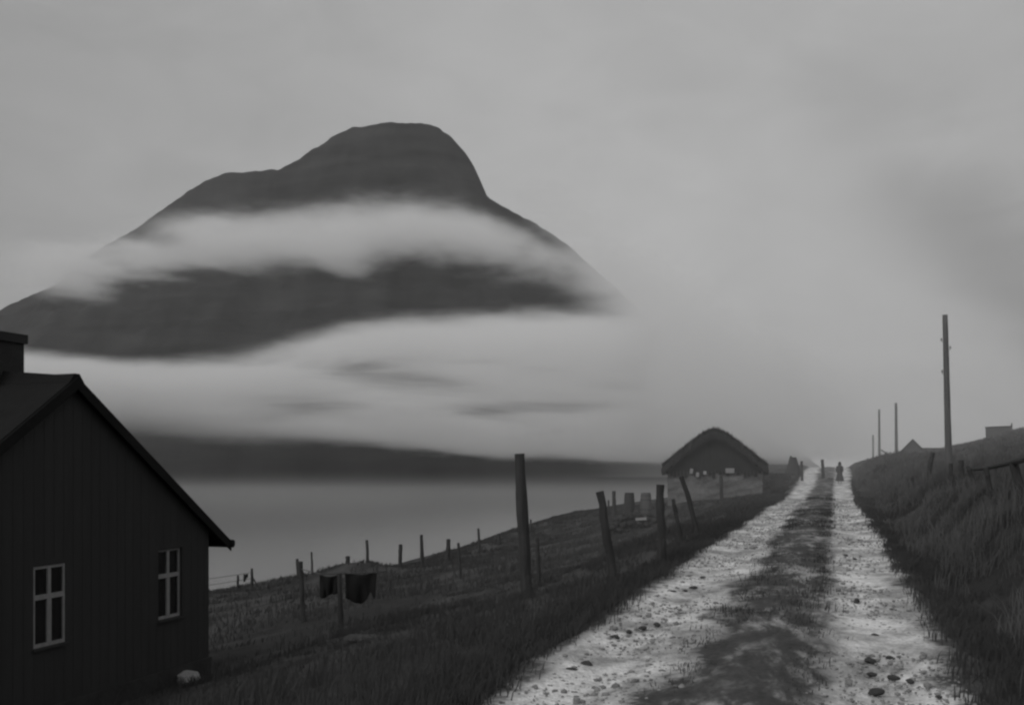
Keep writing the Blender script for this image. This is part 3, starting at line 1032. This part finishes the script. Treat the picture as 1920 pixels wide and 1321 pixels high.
far_house(1684, 1739, 851, 822, 118, 'small dark gabled house peeping over the bank by the far poles', 0)

# long low outhouse beside it
Y = 121.0; k = Y / F
bx = empty('outhouse', ((1756 - 960) * k, Y, CAM_Z + (HORIZON - 862) * k)); tag(bx, 'long low dark outhouse between the gabled house and the tallest pole', 'outhouse')
h_ = (862 - 842) * k
bm = bmesh.new(); add_box(bm, (-24 * k, 0, -3), (24 * k, 3.2, h_)); from_bm('wall', bm, M['darkstone'], bx)
bm = bmesh.new(); add_prism(bm, [(-.25, h_ - .05), (1.6, h_ + .22), (3.45, h_ - .05), (1.6, h_ + .04)], -25 * k, 25 * k, 'x'); from_bm('roof', bm, M['turf'], bx)

# hut on the skyline of the hill
Y = 118.0; k = Y / F
X = (1873 - 960) * k
z = CAM_Z + (HORIZON - 824) * k
ht = empty('hut', (X, Y, z), -math.atan2(X, Y)); tag(ht, 'flat roofed dark hut on the skyline of the hill', 'hut')
bm = bmesh.new(); add_prism(bm, [(-22.5 * k, -2.5), (22.5 * k, -2.5), (22.5 * k, 24 * k), (-22.5 * k, 22.5 * k)], 0, 3, 'y'); from_bm('wall', bm, M['darkstone'], ht)
bm = bmesh.new(); add_prism(bm, [(-23.5 * k, 22.6 * k), (23.2 * k, 24.1 * k), (23.2 * k, 26.2 * k), (-23.5 * k, 24.7 * k)], -.1, 3.1, 'y'); rf = from_bm('roof', bm, M['turf'], ht)
bm = bmesh.new(); add_box(bm, (20.3 * k, .3, 26.3 * k), (22.8 * k, .6, 31 * k)); from_bm('chimney', bm, M['darkstone'], rf)

# peat stack beyond the stone wall, small posts on the crest
Y = 84.0; k = Y / F
X = (1487 - 960) * k
z = Hxy(X, Y)
rnd = random.Random(5)
bm = bmesh.new()
hh = CAM_Z + (HORIZON - 857) * k - z
nl = 14
for i in range(nl):
    f = i / nl
    rad = (13.5 * (1 - f) + 6.0 * f) * k * (1 - .15 * f * f)
    cnt = 9
    for j in range(cnt):
        a = 6.28 * j / cnt + rnd.uniform(-.2, .2)
        Mx = Matrix.Translation((math.cos(a) * rad * .62, math.sin(a) * rad * .62, hh * f)) @ Matrix.Rotation(a + rnd.uniform(-.2, .2), 4, 'Z') @ Matrix.Rotation(rnd.uniform(-.12, .12), 4, 'X')
        add_box(bm, (-rad * .42, -rad * .36, 0), (rad * .42, rad * .36, hh / nl * 1.1), Mx)
add_tube(bm, [(-4 * k, 0, hh), (-4 * k, 0, hh + 3.5 * k)], [.10, .05], 6)
o = from_bm('peat_stack', bm, M['peat']); o.location = (X, Y, z)
tag(o, 'tall narrow stack of peat at the left edge of the track near the crest', 'stack')
CP = 'small posts near the crest'
post(1504, 902, 1503, 864, 5, 'slim post beside the peat stack', CP)
post(1544, 898, 1542, 861, 6, 'post at the left edge of the track nearest the crest', CP)

# ------------------------------------------------------------------ the woman on the track
def make_person():
    px, Y = 1574.5, 66.0
    X = (px - 960) / F * Y
    r_, q_ = road_rq(X, Y)
    z = float(road_z(r_)) + .03
    Ht = CAM_Z + (HORIZON - 866.5) / F * Y - z
    body_h = Ht
    me = bpy.data.meshes.new('person')
    s = body_h / 1.62
    J = {'pel': (0, 0, .88), 'spi': (0, .0, 1.08), 'chest': (0, .01, 1.26), 'neck': (0, 0, 1.40), 'head': (0, -.01, 1.47), 'crown': (0, -.01, 1.575),
         'hl': (.09, 0, .84), 'kl': (.10, -.03, .46), 'al': (.10, .02, .08), 'tl': (.10, -.11, .04),
         'hr': (-.09, 0, .84), 'kr': (-.09, .04, .46), 'ar': (-.09, .10, .09), 'tr': (-.09, -.02, .04),
         'sl': (.16, .01, 1.33), 'el': (.22, .03, 1.08), 'wl': (.19, -.08, .90), 'fl': (.18, -.11, .82),
         'sr': (-.16, .01, 1.33), 'er': (-.23, .02, 1.08), 'wr': (-.21, -.08, .88), 'fr': (-.20, -.10, .80)}
    RAD = {'pel': .14, 'spi': .12, 'chest': .14, 'neck': .055, 'head': .085, 'crown': .08, 'hl': .085, 'kl': .06, 'al': .04, 'tl': .035, 'hr': .085, 'kr': .06, 'ar': .04, 'tr': .035,
           'sl': .06, 'el': .045, 'wl': .03, 'fl': .028, 'sr': .06, 'er': .045, 'wr': .03, 'fr': .028}
    names = list(J)
    ed = [('pel', 'spi'), ('spi', 'chest'), ('chest', 'neck'), ('neck', 'head'), ('head', 'crown'), ('pel', 'hl'), ('hl', 'kl'), ('kl', 'al'), ('al', 'tl'), ('pel', 'hr'), ('hr', 'kr'),
          ('kr', 'ar'), ('ar', 'tr'), ('chest', 'sl'), ('sl', 'el'), ('el', 'wl'), ('wl', 'fl'), ('chest', 'sr'), ('sr', 'er'), ('er', 'wr'), ('wr', 'fr')]
    me.from_pydata([tuple(c * s for c in J[n]) for n in names], [(names.index(a), names.index(b)) for a, b in ed], [])
    o = bpy.data.objects.new('person', me); COL.objects.link(o)
    sk = o.modifiers.new('skin', 'SKIN')
    for i, n in enumerate(names):
        me.skin_vertices[0].data[i].radius = (RAD[n] * s, RAD[n] * s * (.8 if n in ('pel', 'spi', 'chest') else 1))
        me.skin_vertices[0].data[i].use_root = (n == 'pel')
    sub = o.modifiers.new('sub', 'SUBSURF'); sub.levels = 1; sub.render_levels = 2
    me.materials.append(M['skin'])
    o.location = (X, Y, z); o.rotation_euler = (0, 0, -.3)
    tag(o, 'woman in a dark headscarf and long grey skirt walking on the track', 'person')
    # skirt, jacket with sleeves, headscarf, nose
    rnd = random.Random(3)
    bm = bmesh.new()
    seg = 28
    rings = []
    for zz, ra, fold in ((.20, .30, .035), (.45, .25, .025), (.7, .205, .012), (.92, .175, .0), (1.0, .155, .0)):
        rings.append([bm.verts.new((math.cos(a) * (ra + fold * math.sin(a * 7)) * s, math.sin(a) * (ra * .85 + fold * math.sin(a * 7)) * s, zz * s)) for a in [6.2832 * k / seg for k in range(seg)]])
    for a, b in zip(rings[:-1], rings[1:]):
        for k in range(seg): bm.faces.new([a[k], a[(k + 1) % seg], b[(k + 1) % seg], b[k]])
    from_bm('skirt', bm, M['dress'], o, True)
    bm = bmesh.new()
    rings = []
    for zz, ra, rb in ((.90, .19, .165), (1.05, .165, .15), (1.2, .185, .16), (1.32, .19, .14), (1.385, .12, .10), (1.41, .07, .07)):
        rings.append([bm.verts.new((math.cos(a) * ra * s, math.sin(a) * rb * s, zz * s)) for a in [6.2832 * k / seg for k in range(seg)]])
    for a, b in zip(rings[:-1], rings[1:]):
        for k in range(seg): bm.faces.new([a[k], a[(k + 1) % seg], b[(k + 1) % seg], b[k]])
    for sg, e_, w_ in ((1, 'el', 'wl'), (-1, 'er', 'wr')):
        add_tube(bm, [Vector(J[n]) * s for n in (('sl' if sg > 0 else 'sr'), e_, w_)], [.085 * s, .065 * s, .045 * s], 12)
    from_bm('jacket', bm, M['dress'], o, True)
    bm = bmesh.new()
    bmesh.ops.create_uvsphere(bm, u_segments=20, v_segments=12, radius=1)
    for v in bm.verts:
        c = v.co
        back = 1.0 if c.y > -.35 else .80
        v.co = Vector((c.x * .122 * back, c.y * .128 * back + .012, c.z * .145 + 1.535 - (.03 if c.z < 0 else 0))) * s
    from_bm('headscarf', bm, M['hair'], o, True)
    bm = bmesh.new()
    add_tube(bm, [(0, -.10 * s, 1.53 * s), (0, -.128 * s, 1.49 * s)], [.012 * s, .018 * s], 8)
    from_bm('nose', bm, M['skin'], o, True)
make_person()

# ------------------------------------------------------------------ grass and gravel
def blades(n, place, hmin, hmax, wid, seed):
    g = np.random.default_rng(seed)
    r_, q_ = place(g, n)
    n = len(r_)
    x, y = world_xy(r_, q_)
    z = H(r_, q_) + np.where(np.abs(q_) < 1.75, .03, 0)
    h = g.uniform(hmin, hmax, n) * (.7 + .5 * np.clip(wob(r_, q_, 1.5, 5), -1, 1))
    az = g.uniform(0, 6.283, n)
    ln = g.normal(0, .45, n) * h; lz = g.uniform(0, 6.283, n)
    dist = np.hypot(x, y)
    w_ = wid * np.maximum(1, dist / 14)
    dx, dy = np.cos(az) * w_, np.sin(az) * w_
    bx, by = np.cos(lz) * ln + .10 * h, np.sin(lz) * ln
    V = np.empty((n, 5, 3))
    V[:, 0] = np.stack([x - dx, y - dy, z - .02], -1); V[:, 1] = np.stack([x + dx, y + dy, z - .02], -1)
    V[:, 2] = np.stack([x + dx * .7 + bx * .4, y + dy * .7 + by * .4, z + h * .6], -1)
    V[:, 3] = np.stack([x - dx * .7 + bx * .4, y - dy * .7 + by * .4, z + h * .6], -1)
    V[:, 4] = np.stack([x + bx, y + by, z + h * .98], -1)
    return V.reshape(-1, 3)
def clump(g, n, lo, hi, qlo, qhi, k=12, spread=.12, p=1.8):
    m = n // k
    r0 = lo + (hi - lo) * g.random(m) ** p
    q0 = g.uniform(qlo, qhi, m)
    r_ = np.repeat(r0, k) + g.normal(0, spread, m * k); q_ = np.repeat(q0, k) + g.normal(0, spread, m * k)
    return r_, q_
sets = [
    blades(60000, lambda g, n: clump(g, n, 3, 70, -9.5, -1.75), .10, .26, .006, 1),
    blades(26000, lambda g, n: clump(g, n, 4, 90, -2.3, -1.6, 8, .08), .08, .2, .005, 2),
    blades(45000, lambda g, n: clump(g, n, 3, 80, 1.85, 6.5), .10, .30, .006, 3),
    blades(22000, lambda g, n: clump(g, n, 3, 80, 1.55, 2.2, 8, .08), .08, .22, .005, 4),
    blades(20000, lambda g, n: clump(g, n, 4, 80, -.46, .5, 24, .10), .03, .13, .005, 5),
    blades(50000, lambda g, n: clump(g, n, 8, 130, -34, -9, 12, .3, 1.2), .12, .34, .008, 6),
]
dry = [
    blades(34000, lambda g, n: clump(g, n, 3, 90, 2.0, 7.0, 40, .13), .25, .75, .006, 8),
    blades(46000, lambda g, n: clump(g, n, 20, 150, 5, 26, 14, .3, 1.2), .15, .45, .008, 7),
]
V = np.concatenate(sets)
r_, q_ = road_rq(V[::5, 0], V[::5, 1])
# no grass inside the house or the shed
ok = ~((r_ > 48) & (np.abs(q_) < 1.6 * (1 + .39 * sstep(r_, 50, 105))) & (np.abs(q_) > .6)) & ~((np.abs(r_ - 12.2) < 3.5) & (q_ < -10.05) & (q_ > -18)) & ~((r_ > 58.5) & (r_ < 65) & (np.abs(q_ + 6) < 3))
V = V.reshape(-1, 5, 3)[ok].reshape(-1, 3)
n = len(V) // 5
b0 = np.arange(n)[:, None] * 5
tri = np.concatenate([b0 + np.array([[0, 1, 2]]), b0 + np.array([[0, 2, 3]]), b0 + np.array([[3, 2, 4]])])
grass = raw_mesh('grass', V, tri, M['grass'])
tag(grass, 'rough dark grass on the verges, the bank and the slope', 'grass', kind='stuff')

V = np.concatenate(dry)
r_, q_ = road_rq(V[::5, 0], V[::5, 1])
V = V.reshape(-1, 5, 3)[q_ > 1.75 * (1 + .39 * sstep(r_, 50, 105))].reshape(-1, 3)
n = len(V) // 5
b0 = np.arange(n)[:, None] * 5
tri = np.concatenate([b0 + np.array([[0, 1, 2]]), b0 + np.array([[0, 2, 3]]), b0 + np.array([[3, 2, 4]])])
M['dry_grass'] = M['grass'].copy()
for nd in M['dry_grass'].node_tree.nodes:
    if nd.type == 'MATH' and nd.operation == 'MULTIPLY' and abs(nd.inputs[1].default_value - .074) < 1e-4: nd.inputs[1].default_value = .135
bank_grass = raw_mesh('grass', V, tri, M['dry_grass'])
tag(bank_grass, 'taller paler withered grass in tussocks on the bank right of the track', 'grass', kind='stuff')

g = np.random.default_rng(11)
n = 15000
r0 = 3 + 45 * g.random(n) ** 1.8
q0 = np.where(g.random(n) < .5, -1.03, 1.06) + g.normal(0, .42, n)
keep = np.abs(q0) < 1.5
r0, q0 = r0[keep], q0[keep]; n = len(r0)
ico = bmesh.new(); bmesh.ops.create_icosphere(ico, subdivisions=1, radius=1.0)
iv = np.array([v.co[:] for v in ico.verts]); itri = np.array([[v.index for v in f.verts] for f in ico.faces]); ico.free()
sz = g.gamma(1.6, .0045, n) + .005
x, y = world_xy(r0, q0)
z = road_z(r0) - .045 * np.exp(-((np.abs(q0) - 1.04) / .33) ** 2) + .03 + .3 * sz
P = iv[None] * (sz[:, None, None] * g.uniform(.6, 1.3, (n, 1, 3)) * np.array([1, 1, .65])) * g.uniform(.8, 1.2, (n, len(iv), 1)) + np.stack([x, y, z], -1)[:, None]
tr = (itri[None] + (np.arange(n) * len(iv))[:, None, None]).reshape(-1, 3)
M['pebble'] = mat('pebbles', .22, .9, 3.0, .85, bump=0)
gravel = raw_mesh('gravel', P.reshape(-1, 3), tr, M['pebble'])
tag(gravel, 'loose pebbles strewn over the wheel ruts', 'gravel', kind='stuff')

# ------------------------------------------------------------------ air: haze and banks of mist
def volume_mat(name, density, aniso=0.0):
    m = bpy.data.materials.new(name); m.use_nodes = True
    nt = m.node_tree; nt.nodes.clear()
    out = nt.nodes.new('ShaderNodeOutputMaterial')
    pv = nt.nodes.new('ShaderNodeVolumePrincipled')
    pv.inputs['Color'].default_value = (.999, .999, .999, 1)
    pv.inputs['Anisotropy'].default_value = aniso
    nt.links.new(pv.outputs[0], out.inputs['Volume'])
    if not callable(density): pv.inputs['Density'].default_value = density
    else:
        tc = nt.nodes.new('ShaderNodeTexCoord')
        d = density(nt, tc.outputs['Object'])
        nt.links.new(d.s, pv.inputs['Density'])
    return m

def box_obj(name, lo, hi, m, label):
    bm = bmesh.new(); add_box(bm, lo, hi)
    o = from_bm(name, bm, m); tag(o, label, kind='stuff')
    return o

box_obj('haze', (-5600, -700, SEA_Z - 25), (5600, 5400, 1080), volume_mat('haze_air', .00005, .0), 'thin even haze over hillside, fjord and mountain')

def bank_density(nt, co):
    x, y, z = xyz(nt, co)
    K = 1740.0 / F                    # metres per photograph pixel at the bank
    U = x / K + 960.0
    V = HORIZON - (z - CAM_Z) / K
    n1 = noise(nt, combine(nt, x * .45, y * .5, z * 1.7), .0075, 4.0, .58, .5)
    n2 = noise(nt, combine(nt, x * .6, y * .6, z * 2.0), .022, 5.0, .65)
    n3 = noise(nt, combine(nt, x * .8 + z * .8, y * .4, z * .5), .010, 3.0, .55)
    st = noise(nt, combine(nt, x * .28 + 31.0, y * .3, z * 2.4), .011, 6.0, .70, .5)
    w = (n1 - .5) * 75.0 + (n2 - .5) * 46.0 + (st - .5) * 62.0
    Vw = V + w
    X = (-300, 1900)
    cur = lambda pts: U.curve([(a, b) for a, b in pts], X[0], X[1], 0, 1100)
    up_a = cur([(-300, 470), (60, 462), (180, 466), (240, 440), (330, 404), (380, 394), (520, 392), (650, 384), (760, 376), (850, 380), (905, 398), (1000, 446), (1100, 500), (1900, 760)])
    lo_a = cur([(-300, 500), (0, 520), (100, 524), (200, 498), (400, 480), (560, 468), (640, 474), (700, 456), (850, 460), (950, 474), (1050, 500), (1200, 535), (1900, 600)])
    Va = V + w * 1.15 + (n3 - .5) * 46.0
    A = Vw.step(up_a - 8.0, up_a + 34.0) * (1.0 - Va.step(lo_a - 26.0, lo_a + 22.0))
    blob = (1.0 - (((U - 300.0) / 75.0).pow(2.0) + ((V + w * .4 - 448.0) / 17.0).pow(2.0)).step(.1, 1.3)) * .75
    left = 1.0 + (1.0 - U.step(120.0, 300.0)) * .8
    A = A * (1.0 - blob) * left * U.step(-30.0, 190.0)
    up_b = cur([(-300, 640), (60, 664), (250, 678), (420, 670), (520, 648), (620, 616), (720, 600), (850, 596), (1000, 590), (1150, 588), (1900, 600)])
    lo_b = cur([(-300, 775), (250, 782), (400, 808), (600, 824), (760, 842), (900, 856), (1100, 864), (1250, 870), (1400, 872), (1900, 900)])
    fade_b = cur([(-300, 85), (250, 85), (450, 60), (700, 20), (1000, 13), (1900, 12)])
    Vb = V + w * .55
    B = Vb.step(up_b - 12.0, up_b + 30.0) * (1.0 - Vb.step(lo_b - fade_b, lo_b + fade_b * .5)) * (1.0 - U.step(1060.0, 1480.0))
    # thinner patches in the lower band
    hole = (1.0 - (((U - 745.0) / 170.0).pow(2.0) + ((V + w * .5 - 706.0 - (U - 745.0) * .12) / 27.0).pow(2.0)).step(.1, 1.5)) * .62
    hole2 = (1.0 - (((U - 990.0) / 170.0).pow(2.0) + ((V + w * .35 - 764.0) / 13.0).pow(2.0)).step(.1, 1.5)) * .6
    hole3 = (1.0 - (((U - 610.0) / 100.0).pow(2.0) + ((V + w * .4 - 762.0) / 17.0).pow(2.0)).step(.1, 1.5)) * .5
    B = B * (1.0 - hole.max(hole2).max(hole3) * (.6 + n1 * .8).min(1.0))
    A = A * (.75 + n2 * .5)
    area = 1.0 - (((U - 800.0) / 520.0).pow(2.0) + ((V - 728.0) / 92.0).pow(2.0)).step(.35, 1.3)
    B = B * (1.0 - area * st.step(.46, .62) * .80)
    B = B * (.9 + n2 * .9)
    # the right shoulder of the mountain is lost in mist
    shoulder = U + (V - 560.0).min(0.0) * -.5
    above = V - ((U - 915.0) * .62 + 330.0) + w
    Rr = (shoulder + w * 1.6).step(1060.0, 1270.0).pow(1.2) * above.step(-70.0, 60.0) * (1.0 - V.step(842.0, 872.0, 0.0, .93)) * (1.0 - U.step(1300.0, 1750.0))
    d = A.max(B).max(Rr * 1.3)
    fy = y.step(1640.0, 1720.0) * (1.0 - y.step(1850.0, 1950.0))
    return (d * fy * .017).max(0.0)

bank = box_obj('mist', (-1350, 1640, -25), (950, 1950, 560), volume_mat('cloud_bank', bank_density, .0), 'layered banks of mist drifting across the mountain side')
def fjord_density(nt, co):
    x, y, z = xyz(nt, co)
    dpt = ((z + 6.0) * (1.0 / (SEA_Z + 6.0))).clamp()
    big = noise(nt, combine(nt, x * .3, y * .3, z), .008, 3.0, .6)
    return dpt.pow(2.6) * (big * .9 + .45) * .00095
box_obj('mist', (-2300, 130, SEA_Z - 3), (1500, 2090, -5), volume_mat('fjord_mist', fjord_density, .0), 'low mist thickening towards the water of the fjord')
# mist lying over the crest of the road
r0, r1, q0, q1 = 22, 330, -9, 190
bm = bmesh.new()
c = [world_xy(a, b) for a, b in ((r0, q0), (r1, q0), (r1, q1), (r0, q1))]
add_prism(bm, c, -14, 26, 'z')
o = from_bm('mist', bm, volume_mat('crest_mist', .0024, .0)); tag(o, 'thin mist lying over the crest of the road', kind='stuff')
